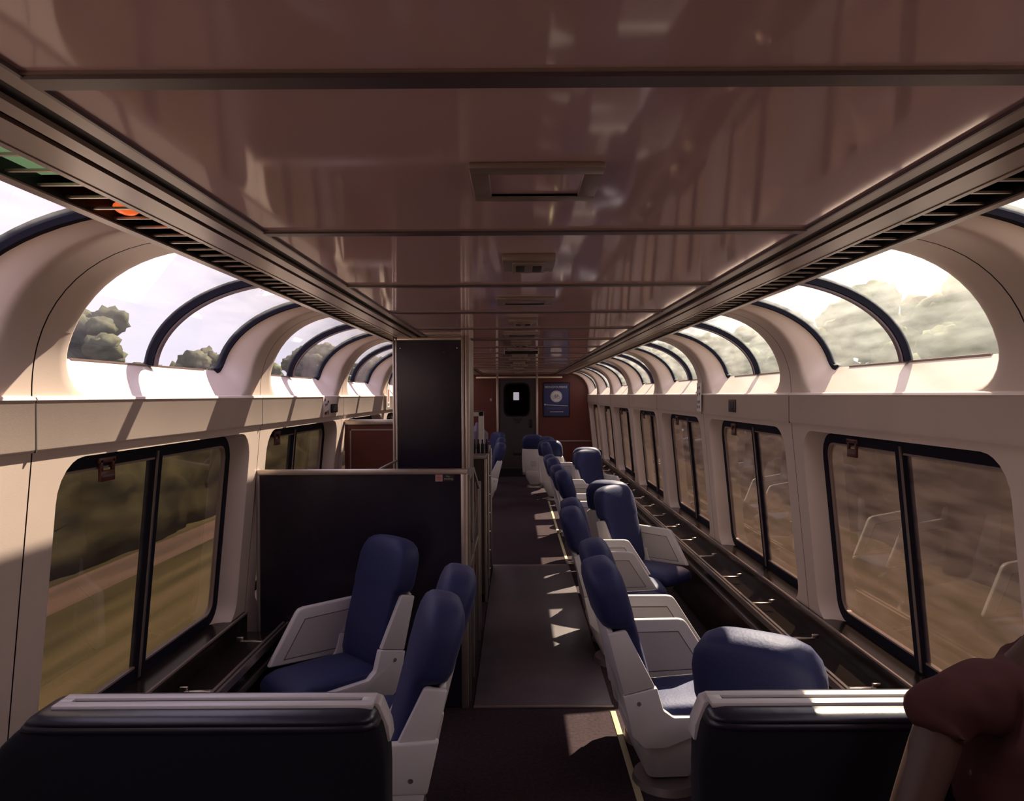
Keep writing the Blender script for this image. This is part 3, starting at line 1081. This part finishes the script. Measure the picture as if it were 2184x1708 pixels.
t = thing('safety_notice', 'clear plastic notice with red and blue print on left wall band', 'sign', (-1.388, 5.40, ZC - .075))
MB().box(.0, .004, -.21, .18, -.075, .07, M['wall'], .002).build('sheet', t)
cd = MB()
rr = random.Random(4)
for i in range(16):
    a, b_ = rr.uniform(-.19, -.06), rr.uniform(-.06, .055)
    cd.box(.004, .0055, a - .014, a + .014, b_ - .008, b_ + .008, (M['ink_red'], M['ink_blue'], M['paper'])[i % 3])
cd.build('print', t)
o = MB().box(0, .014, -.085, .085, -.032, .032, M['black'], .006).box(.014, .016, -.06, .06, -.018, .018, M['dark']).build('intercom', loc=(-1.384, 5.47, ZC - .09))
tag(o, 'small black intercom box on the left wall band', 'intercom')


# ------------------------------------------------------------------ swivel chairs
def make_chair(arm, top=.655):
    """local frame: seat faces +x, back leans towards -x; arm is +1 for the sitter's left, -1 right, 0 for none"""
    t = thing('swivel_chair', 'x', 'chair')
    th = R(14)
    e_ = Vector((-math.sin(th), 0, math.cos(th)))
    n_ = Vector((math.cos(th), 0, math.sin(th)))
    O = Vector((-.15, 0, .38))

    def bp(v, n, y):
        q = O + e_ * v + n_ * n
        return (q.x, y, q.z)
    U = sup(28, 3.6)
    secs = [(-.015, .035, .012, .140), (-.005, .038, .030, .158), (.03, .04, .040, .166), (.15, .042, .043, .170), (.30, .040, .043, .172),
            (.352, .036, .046, .174), (.362, .022, .060, .184), (.372, .012, .071, .190), (.40, .008, .076, .193), (.50, .005, .077, .192),
            (.545, .003, .075, .181), (.580, .002, .068, .158), (.600, .000, .056, .126), (.611, .000, .038, .086), (.615, .000, .014, .04)]
    rings = [[bp(v, nc + a * nh, b * yh) for a, b in U] for v, nc, nh, yh in secs]
    MB().loft(rings, M['blue']).build('back_cushion', t, angle=60)
    # stitched seam round the headrest join
    # seat cushion
    secs = [(-.185, .345, .012, .145), (-.175, .347, .035, .160), (-.14, .348, .050, .168), (0, .352, .054, .172), (.15, .354, .055, .172),
            (.26, .352, .056, .172), (.31, .343, .050, .165), (.335, .335, .036, .152), (.343, .33, .012, .13)]
    rings = [[(x, b * yh, zc + a * zh) for a, b in U] for x, zc, zh, yh in secs]
    MB().loft(rings, M['blue']).build('seat_cushion', t, angle=60)
    # moulded shell behind the back, tapering under the seat
    sh = []
    V = sup(20, 6)
    for v, n, hn, hy in ((.362, -.036, .010, .160), (.355, -.036, .014, .172), (.2, -.036, .014, .176), (.0, -.036, .014, .176), (-.10, -.034, .014, .168)):
        sh.append([bp(v, n + a * hn, b * hy) for a, b in V])
    for (x, z, hx, hy) in ((-.135, .22, .02, .15), (-.06, .14, .03, .10), (-.02, .11, .03, .075)):
        sh.append([(x + a * hx, b * hy, z - .01 * a) for a, b in V])
    MB().loft(sh, M['white']).build('back_shell', t, angle=50)
    MB().loft([[bp(v, -.0515, y) for v, y in ((.02, -.05), (.02, .05), (.14, .05), (.14, -.05))],
               [bp(v, -.0485, y) for v, y in ((.02, -.05), (.02, .05), (.14, .05), (.14, -.05))]], M['white_panel']).build('back_recess', t)
    for s in (-1, 1):
        y0, y1 = sorted((s * .166, s * .194))
        post = [bp(.350, -.05, 0), bp(.350, .018, 0), bp(.342, .028, 0), bp(.09, .082, 0), bp(.09, -.05, 0)]
        MB().prism([(p[0], p[2]) for p in post], 'y', y0, y1, M['white'], .006).build('side_post', t)
        a1, a2 = bp(.088, -.054, 0), bp(.088, .088, 0)
        lb = [(a1[0], a1[2]), (a2[0], a2[2]), (-.06, .392), (-.02, .362), (.26, .358), (.30, .342), (.28, .320), (.05, .275), (-.05, .235), (-.14, .235), (-.19, .29)]
        y0, y1 = sorted((s * .163, s * .200))
        b = MB().prism(lb, 'y', y0, y1, M['white'], .007).build('side_bracket', t)
        c = bp(.045, .0, 0)
        MB().tube([(c[0], s * .196, c[2]), (c[0], s * .203, c[2])], .009, M['alu_dark'], 12).build('screw', b)
    if arm:
        d_ = top - .655
        ap = [(-.215, .37), (.285 - d_ * .2, .40), (.14 - d_ * .7, .635 + d_), (.125 - d_ * .7, .65 + d_), (.10 - d_ * .7, top), (-.255, top)]
        y0, y1 = sorted((arm * .170, arm * .203))
        a = MB().prism(ap, 'y', y0, y1, M['white'], .010, 3).build('armrest', t)
        if d_ == 0:
            ip = [(-.20, .41), (.205, .425), (.098, .595), (-.235, .595)]
            op = [(-.205, .406), (.212, .421), (.100, .599), (-.240, .599)]
            MB().prism(op, 'y', y0 - .0015, y1 + .0015, M['line']).prism(ip, 'y', y0 - .0025, y1 + .0025, M['white_panel']).build('inset_panel', a)
    MB().tube([(0, 0, .0), (0, 0, .03), (0, 0, .05), (0, 0, .27), (0, 0, .30)], [.15, .14, .05, .045, .12], M['alu_dark'], 24).build('pedestal', t)
    # boxy skirt under the seat, tapering to the floor
    MB().loft([[(x0_ + a * hx, b * hy, z) for a, b in V] for x0_, hx, hy, z in ((.0, .08, .07, .05), (.0, .10, .09, .06), (.01, .17, .155, .19), (.02, .21, .172, .28), (.02, .21, .172, .31))],
              M['white']).build('seat_pan', t)
    return t


PROTO = {'L': make_chair(1), 'R': make_chair(-1), 'low': make_chair(1, .55), 'none': make_chair(0)}
USED = set()
CH = [
    # arm, x, y, facing (deg), label, row group
    ('R', -.88, 3.55, 224, 'blue swivel chair facing the near left window, backed by navy partition'),
    ('low', -.59, 2.58, 190, 'blue swivel chair nearest the camera left of the aisle'),
    ('none', -.57, 3.03, 185, 'blue swivel chair left of aisle tucked just behind the nearest left one'),
    ('L', .80, 2.43, 57, 'blue chair seen from behind, sunlit round headrest just behind right booth'),
    ('L', .585, 3.21, 3, 'blue swivel chair nearest the camera on the right of the aisle, sunlit seat'),
    ('L', .605, 3.61, 0, 'blue chair right of the aisle hiding behind the nearest right aisle chair'),
    ('L', .57, 4.66, 0, 'third aisle side blue chair on right, headrest left of upright blue back'),
    ('L', .60, 5.06, 0, 'fourth aisle side blue chair on the right, only headrest and arm showing'),
    ('L', .88, 5.60, -48, 'upright blue chair turned to the camera with creased back, middle right'),
    ('L', .84, 6.34, 58, 'blue chair turned away, white lit headrest directly behind the creased chair'),
    ('L', .66, 6.95, 0, 'fifth aisle side blue chair on the right beside the vinyl panel end'),
    ('L', .64, 7.50, 0, 'sixth aisle side blue chair on the right past the vinyl panel'),
    ('L', .64, 8.38, 0, 'seventh aisle side blue chair on the right, small headrest before far pair'),
    ('L', .62, 8.80, 0, 'eighth aisle side blue chair on the right, nearly hidden by seventh'),
    ('L', .98, 9.35, -62, 'far blue chair facing the camera with lit white headrest rim'),
    ('L', .94, 10.25, 78, 'far blue chair turned away behind the one facing the camera'),
    ('L', .66, 11.10, 0, 'ninth aisle side blue chair on right, thin headrest near the door'),
    ('L', .56, 11.85, 70, 'blue chair turned away near the end wall, wide dark headrest'),
    ('L', .70, 12.75, 30, 'blue chair near the end wall with a bright lit edge, right of others'),
    ('L', .28, 13.45, 82, 'white shelled chair back facing the camera at the far aisle end'),
    ('R', -.56, 11.0, 188, 'blue chair left of far aisle with grey white side, before end door'),
    ('R', -.58, 12.35, 184, 'blue chair left of the far aisle, second before the end door'),
    ('R', -.62, 14.0, 215, 'last blue chair left of the far aisle, beside the end door'),
]
for arm, x, y, deg, lab in CH:
    o = copy_tree(PROTO[arm]) if arm in USED else PROTO[arm]
    USED.add(arm)
    o.location = (x, y, 0)
    o.rotation_euler = (0, 0, R(deg))
    o.scale = (1, 1, .97)
    tag(o, lab, 'chair', 'swivel lounge chairs left of the aisle' if x < 0 else 'swivel lounge chairs right of the aisle')


# ------------------------------------------------------------------ booth benches in the foreground
def make_booth(cx, label, mirror=1):
    t = thing('booth_bench', label, 'bench', (cx, 1.66, 0))
    hw = .43
    U = sup(40, 7)
    # upholstered back: rounded ends, leather roll on top
    secs = []

    def ring_at(z, hy, da, dw, yc):
        x0_, x1_ = (-hw + dw, hw - da) if mirror > 0 else (-hw + da, hw - dw)
        return [((x0_ + x1_) / 2 + a * (x1_ - x0_) / 2, yc + b * hy, z) for a, b in U]
    for z, hy, da, dw, yc in ((.30, .075, .01, .01, -.03), (.42, .075, 0, 0, -.03), (.70, .073, 0, 0, -.025), (.84, .072, 0, .006, -.022),
                              (.88, .072, .002, .018, -.02), (.91, .071, .008, .040, -.02), (.935, .069, .014, .066, -.02), (.948, .066, .02, .085, -.02)):
        secs.append(ring_at(z, hy, da, dw, yc))
    MB().loft(secs, M['boothfab']).build('backrest', t, angle=60)
    secs = []
    for z, hy, da, dw, yc in ((.940, .066, .02, .08, -.02), (.944, .071, .018, .078, -.02), (.950, .0725, .02, .082, -.02), (.9545, .071, .022, .086, -.02), (.957, .0695, .024, .088, -.02), (.9595, .0715, .024, .09, -.02),
                              (.966, .072, .028, .096, -.02), (.972, .069, .034, .104, -.018), (.9765, .062, .042, .112, -.014), (.979, .050, .055, .125, -.010)):
        secs.append(ring_at(z, hy, da, dw, yc))
    MB().loft(secs, M['leather']).build('top_roll', t, angle=60)
    # white cap with a long slot
    c = MB()
    z0, z1 = .974, .986
    yn, yf = -.048, .022
    xa, xb = sorted((mirror * (hw - .032), -mirror * (hw - .135)))
    for a0, a1, b0, b1 in ((xa, xb, yn, yn + .028), (xa, xb, yf - .026, yf), (xa, xa + .03, yn + .024, yf - .022), (xb - .03, xb, yn + .024, yf - .022)):
        c.box(a0, a1, b0, b1, z0, z1, M['white'], .004)
    c.box(xa + .02, xb - .02, yn + .02, yf - .018, z0 - .006, z0 + .005, M['alu_dark'])
    xe, sg_ = (xb, 1) if mirror > 0 else (xa, -1)
    c.prism([(xe - sg_ * .012, z1 - .004), (xe - sg_ * .012, .89), (xe + sg_ * .034, .89), (xe + sg_ * .030, .925), (xe + sg_ * .010, .975)], 'y', yn + .03, yf + .015, M['white'], .006)
    c.build('top_cap', t)
    MB().box(-hw + .12, hw - .12, .035, .060, .1, .90, M['white'], .01).build('back_panel', t)
    secs = []
    for y, zc, hz, hx in ((-.08, .36, .05, hw - .01), (-.12, .37, .07, hw), (-.40, .372, .07, hw), (-.50, .37, .06, hw - .01), (-.53, .36, .03, hw - .03)):
        secs.append([(a * hx, y, zc + b * hz) for a, b in U])
    MB().loft(secs, M['blue']).build('seat_cushion', t, angle=60)
    MB().box(-hw + .02, hw - .02, -.46, .06, 0, .34, M['black'], .01).build('base', t)
    return t


make_booth(-.76, 'dark booth bench with a white slotted cap at lower left')
make_booth(.765, 'dark booth bench with a white sunlit cap at lower right, person seated', -1)

# ------------------------------------------------------------------ the seated person
def skin_mesh(name, verts, edges, radii, mat, parent, root=0, sub=2, wr=0.0):
    me = bpy.data.meshes.new(name)
    me.from_pydata(verts, edges, [])
    o = bpy.data.objects.new(name, me)
    COL.objects.link(o)
    sk = o.modifiers.new('skin', 'SKIN')
    sk.use_smooth_shade = True
    layer = me.skin_vertices[0] if len(me.skin_vertices) else None
    if layer is None:
        bm = bmesh.new()
        bm.from_mesh(me)
        bm.verts.layers.skin.verify()
        bm.to_mesh(me)
        bm.free()
        layer = me.skin_vertices[0]
    for i, r in enumerate(radii):
        layer.data[i].radius = r if isinstance(r, tuple) else (r, r)
        layer.data[i].use_root = (i == root)
    ss = o.modifiers.new('sub', 'SUBSURF')
    ss.levels = ss.render_levels = sub
    bpy.context.view_layer.update()
    dg = bpy.context.evaluated_depsgraph_get()
    m2 = bpy.data.meshes.new_from_object(o.evaluated_get(dg))
    bpy.data.objects.remove(o)
    if wr > 0:
        for v in m2.vertices:
            q = v.co * 9
            d = noise.noise(Vector((q.x * .8 + q.z * .8, q.y, q.z * 2.0 - q.x))) + .5 * noise.noise(v.co * 26)
            v.co += v.normal * d * wr
    m2.materials.clear()
    m2.materials.append(mat)
    m2.polygons.foreach_set('use_smooth', [True] * len(m2.polygons))
    r = bpy.data.objects.new(name, m2)
    COL.objects.link(r)
    if parent:
        r.parent = parent
    return r


PX, PY = .955, 1.43
pv, pe, prd = [], [], []


def addv(p, r, link=None):
    pv.append(p)
    prd.append(r)
    if link is not None:
        pe.append((link, len(pv) - 1))
    return len(pv) - 1


hips = addv((PX, PY - .02, .56), (.15, .11))
sp = addv((PX, PY, .74), (.12, .09), hips)
ch = addv((PX, PY, .93), (.125, .085), sp)
nb = addv((PX + .01, PY + .01, 1.085), (.062, .055), ch)
nk = addv((PX + .04, PY - .01, 1.19), (.055, .058), nb)
hd0 = addv((PX + .075, PY - .03, 1.26), (.066, .080), nk)
hd1 = addv((PX + .105, PY - .03, 1.34), (.076, .094), hd0)
hd2 = addv((PX + .125, PY - .02, 1.42), (.062, .078), hd1)
hands = []
for s, sh, el, wr_ in ((-1, (PX - .185, PY, 1.055), (PX - .305, PY - .05, .81), (PX - .17, PY - .30, .67)),
                       (1, (PX + .20, PY, 1.065), (PX + .26, PY - .07, .79), (PX + .14, PY - .31, .67))):
    a = addv(sh, .050, nb)
    m_ = addv(tuple((Vector(sh) * .5 + Vector(el) * .5)), .044, a)
    b = addv(el, .040, m_)
    m2_ = addv(tuple((Vector(el) * .5 + Vector(wr_) * .5)), .038, b)
    c = addv(wr_, .027, m2_)
    d = (Vector(wr_) - Vector(el)).normalized()
    pm = Vector(wr_) + d * .07 + Vector((0, 0, -.012))
    pmi = addv(tuple(pm), (.036, .018), c)
    side = d.cross(Vector((0, 0, 1))).normalized()
    for i, ln in enumerate((.060, .072, .068, .052)):
        off = side * (i - 1.5) * .021
        k1 = addv(tuple(pm + off + d * .035), .009, pmi)
        k2 = addv(tuple(pm + off * 1.05 + d * (.035 + ln * .5) + Vector((0, 0, -.010))), .008, k1)
        addv(tuple(pm + off * 1.05 + d * (.035 + ln * .9) + Vector((0, 0, -.032))), .007, k2)
    t1 = addv(tuple(Vector(wr_) + d * .035 - side * s * .034), .010, c)
    addv(tuple(Vector(wr_) + d * .075 - side * s * .052 + Vector((0, 0, -.008))), .009, t1)
for s in (-1, 1):
    k0 = addv((PX + s * .10, PY - .08, .545), .085, hips)
    k1 = addv((PX + s * .13, PY - .46, .55), .062, k0)
    k2 = addv((PX + s * .13, PY - .50, .28), .052, k1)
    k3 = addv((PX + s * .13, PY - .47, .09), .038, k2)
    addv((PX + s * .14, PY - .60, .045), (.042, .03), k3)
person = thing('person', 'person in a maroon T-shirt seated at the lower right edge, facing the camera', 'person', (0, 0, 0))
skin_mesh('body', pv, pe, prd, M['skin'], person)
tv = [(PX, PY - .02, .55), (PX, PY, .74), (PX, PY, .93), (PX + .01, PY + .012, 1.085), (PX + .015, PY + .004, 1.135),
      (PX - .165, PY, 1.068), (PX - .205, PY - .008, 1.035), (PX - .232, PY - .016, .995),
      (PX + .19, PY, 1.075), (PX + .225, PY - .014, 1.02), (PX + .245, PY - .026, .955)]
te = [(0, 1), (1, 2), (2, 3), (3, 4), (3, 5), (5, 6), (6, 7), (3, 8), (8, 9), (9, 10)]
tr = [(.168, .128), (.162, .122), (.172, .124), (.105, .088), (.074, .07), .070, .062, .056, .084, .078, .074]
skin_mesh('t_shirt', tv, te, tr, M['shirt'], person, root=0, sub=3, wr=.013)
lv, le, lr = [(PX, PY - .02, .55)], [], [(.155, .12)]
for s in (-1, 1):
    b0 = len(lv)
    lv += [(PX + s * .10, PY - .08, .545), (PX + s * .13, PY - .46, .55), (PX + s * .13, PY - .50, .28), (PX + s * .13, PY - .475, .11)]
    lr += [.098, .076, .066, .060]
    le += [(0, b0), (b0, b0 + 1), (b0 + 1, b0 + 2), (b0 + 2, b0 + 3)]
skin_mesh('trousers', lv, le, lr, M['jeans'], person, sub=2)
hx, hy, hz = PX + .105, PY - .03, 1.34
bm = bmesh.new()
bmesh.ops.create_icosphere(bm, subdivisions=4, radius=1)
for v_ in bm.verts:
    p = v_.co
    v_.co = Vector((hx + p.x * .086, hy + .015 + p.y * .103, hz + .035 + p.z * .115))
    if v_.co.z < hz + .05 and v_.co.y < hy - .02:
        v_.co.y = hy - .02
    v_.co += Vector((0, 0, .004 * noise.noise(p * 7)))
MB().bm(bm, M['hair']).build('hair', person)
fc = MB()
fc.loft([[(hx - .010, hy - .085, hz + .02), (hx + .010, hy - .085, hz + .02), (hx + .006, hy - .10, hz + .02)],
         [(hx - .017, hy - .085, hz - .018), (hx + .017, hy - .085, hz - .018), (hx, hy - .120, hz - .016)]], M['skin'])
fc.build('nose', person)
MB().box(hx - .026, hx + .026, hy - .098, hy - .080, hz - .052, hz - .040, M['redp'], .005).build('mouth', person)
for s in (-1, 1):
    bm = bmesh.new()
    bmesh.ops.create_uvsphere(bm, u_segments=12, v_segments=8, radius=.012)
    bmesh.ops.translate(bm, verts=bm.verts[:], vec=(hx + s * .031, hy - .086, hz + .018))
    MB().bm(bm, M['eye']).build('eye', person)
    bm = bmesh.new()
    bmesh.ops.create_uvsphere(bm, u_segments=12, v_segments=8, radius=.03)
    for v_ in bm.verts:
        v_.co = Vector((hx + s * .078 + v_.co.x * .3, hy + .01 + v_.co.y * .6, hz + .0 + v_.co.z))
    MB().bm(bm, M['skin']).build('ear', person)

# ------------------------------------------------------------------ outside
gp = MB()
nx, ny = 30, 30
vs_, fs_ = [], []
for i in range(nx + 1):
    for j in range(ny + 1):
        x, y = -150 + 300 * i / nx, -50 + 350 * j / ny
        z = -2.3 + max(0, abs(x) - 12) * .02
        vs_.append((x, y, z))
for i in range(nx):
    for j in range(ny):
        fs_.append([i * (ny + 1) + j, (i + 1) * (ny + 1) + j, (i + 1) * (ny + 1) + j + 1, i * (ny + 1) + j + 1])
gp.add(vs_, fs_, M['ground']).build('ground', kind='structure')


MB().add([(-9.7, -45, -2.29), (-8.5, -45, -2.29), (-8.5, 250, -2.29), (-9.7, 250, -2.29), (-9.7, -45, -2.35), (-8.5, -45, -2.35), (-8.5, 250, -2.35), (-9.7, 250, -2.35)],
         [[0, 1, 2, 3], [7, 6, 5, 4], [0, 4, 5, 1], [1, 5, 6, 2], [2, 6, 7, 3], [3, 7, 4, 0]],
         pbsdf('bare_earth', (0.105, 0.064, 0.052), 0.95, var=0.5, var_scale=1.5, stretch=(1, .08, 1))).build('ground_dirt_track', kind='structure')


def tree(x, y, h, w, mat, label, seed, group):
    t = thing('tree', label, 'tree', (x, y, -2.3), 0, group)
    MB().tube([(0, 0, -.2), (0, 0, h * .35), (w * .1, 0, h * .6)], [.25, .2, .08], M['bark']).build('trunk', t)
    rr = random.Random(seed)
    c = MB()
    nb_ = 64
    for i in range(nb_):
        bm = bmesh.new()
        bmesh.ops.create_icosphere(bm, subdivisions=3, radius=1)
        a = rr.uniform(0, 6.28)
        zc = h * (.12 + .78 * (i + .5) / nb_)
        k = math.sqrt(max(.10, 1 - ((zc / h - .42) / .52) ** 2))
        d = rr.uniform(.15, .85) * w * k
        cx_, cy_ = math.cos(a) * d, math.sin(a) * d * 1.25
        r_ = w * rr.uniform(.14, .25)
        for v_ in bm.verts:
            p = v_.co.copy()
            q = 1 + .25 * noise.noise(p * 2.3 + Vector((seed, i, 0))) + .45 * noise.noise(p * 7 + Vector((i, seed, 3)))
            v_.co = Vector((cx_ + p.x * r_ * q, cy_ + p.y * r_ * q * 1.3, max(.1, zc + p.z * r_ * q * .9)))
        c.bm(bm, mat)
    c.build('crown', t, angle=180)


ORD = ['nearest', 'second', 'third', 'fourth', 'fifth', 'sixth', 'seventh', 'eighth', 'ninth', 'tenth']
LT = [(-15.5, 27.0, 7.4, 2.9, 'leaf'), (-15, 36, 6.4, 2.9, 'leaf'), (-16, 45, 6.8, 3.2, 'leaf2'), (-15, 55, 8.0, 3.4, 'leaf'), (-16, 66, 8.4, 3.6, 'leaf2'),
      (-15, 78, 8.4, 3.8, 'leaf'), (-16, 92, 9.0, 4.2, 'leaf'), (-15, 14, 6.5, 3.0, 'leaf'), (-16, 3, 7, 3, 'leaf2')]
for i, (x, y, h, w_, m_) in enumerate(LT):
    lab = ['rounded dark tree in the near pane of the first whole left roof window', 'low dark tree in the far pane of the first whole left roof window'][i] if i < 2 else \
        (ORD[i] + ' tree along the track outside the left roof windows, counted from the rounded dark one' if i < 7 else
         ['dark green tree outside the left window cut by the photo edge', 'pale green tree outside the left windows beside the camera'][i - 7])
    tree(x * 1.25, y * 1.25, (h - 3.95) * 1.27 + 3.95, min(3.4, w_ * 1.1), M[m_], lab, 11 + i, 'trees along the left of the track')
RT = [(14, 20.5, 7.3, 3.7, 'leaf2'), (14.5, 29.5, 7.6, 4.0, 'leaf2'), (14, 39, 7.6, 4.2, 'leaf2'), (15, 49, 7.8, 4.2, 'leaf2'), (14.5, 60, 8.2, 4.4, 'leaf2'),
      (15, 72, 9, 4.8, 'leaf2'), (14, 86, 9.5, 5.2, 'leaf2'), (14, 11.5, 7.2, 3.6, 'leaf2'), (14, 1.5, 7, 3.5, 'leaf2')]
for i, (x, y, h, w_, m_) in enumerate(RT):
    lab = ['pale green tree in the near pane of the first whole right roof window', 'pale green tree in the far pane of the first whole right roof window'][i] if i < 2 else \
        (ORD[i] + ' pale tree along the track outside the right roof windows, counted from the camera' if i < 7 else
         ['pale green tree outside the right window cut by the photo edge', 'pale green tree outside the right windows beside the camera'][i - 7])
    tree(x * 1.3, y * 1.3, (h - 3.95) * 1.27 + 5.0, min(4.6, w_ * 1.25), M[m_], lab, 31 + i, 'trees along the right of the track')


def hedge(x, label, seed, mat, h):
    vs, fs = [], []
    nu, ny_ = 16, 560
    for j in range(ny_ + 1):
        y = -25 + j * .3
        for i in range(nu + 1):
            t = math.pi * i / nu
            q = Vector((math.cos(t) * 1.7, y * .35, math.sin(t) * h))
            d = .55 * noise.noise(q * .7 + Vector((seed, 0, 0))) + .35 * noise.noise(q * 1.9 + Vector((0, seed, 0))) + .22 * noise.noise(q * 4.6)
            k = 1 + d * (.35 + .65 * math.sin(t))
            vs.append((x + math.cos(t) * 1.7 * k, y + .2 * d, -2.34 + math.sin(t) * h * k))
    for j in range(ny_):
        for i in range(nu):
            p = j * (nu + 1) + i
            fs.append([p, p + 1, p + nu + 2, p + nu + 1])
    for j in range(ny_):
        p = j * (nu + 1)
        fs.append([p + nu, p, p + nu + 1, p + 2 * nu + 1])
    o = MB().add(vs, fs, mat).build('hedge', angle=180)
    tag(o, label, 'hedge')
    o['kind'] = 'stuff'


hedge(-11.7, 'dark green undergrowth along the track seen through the left windows', 3, M['hedge'], 3.3)
hedge(12.0, 'olive undergrowth along the track seen through the right windows', 5, M['hedge'], 3.2)
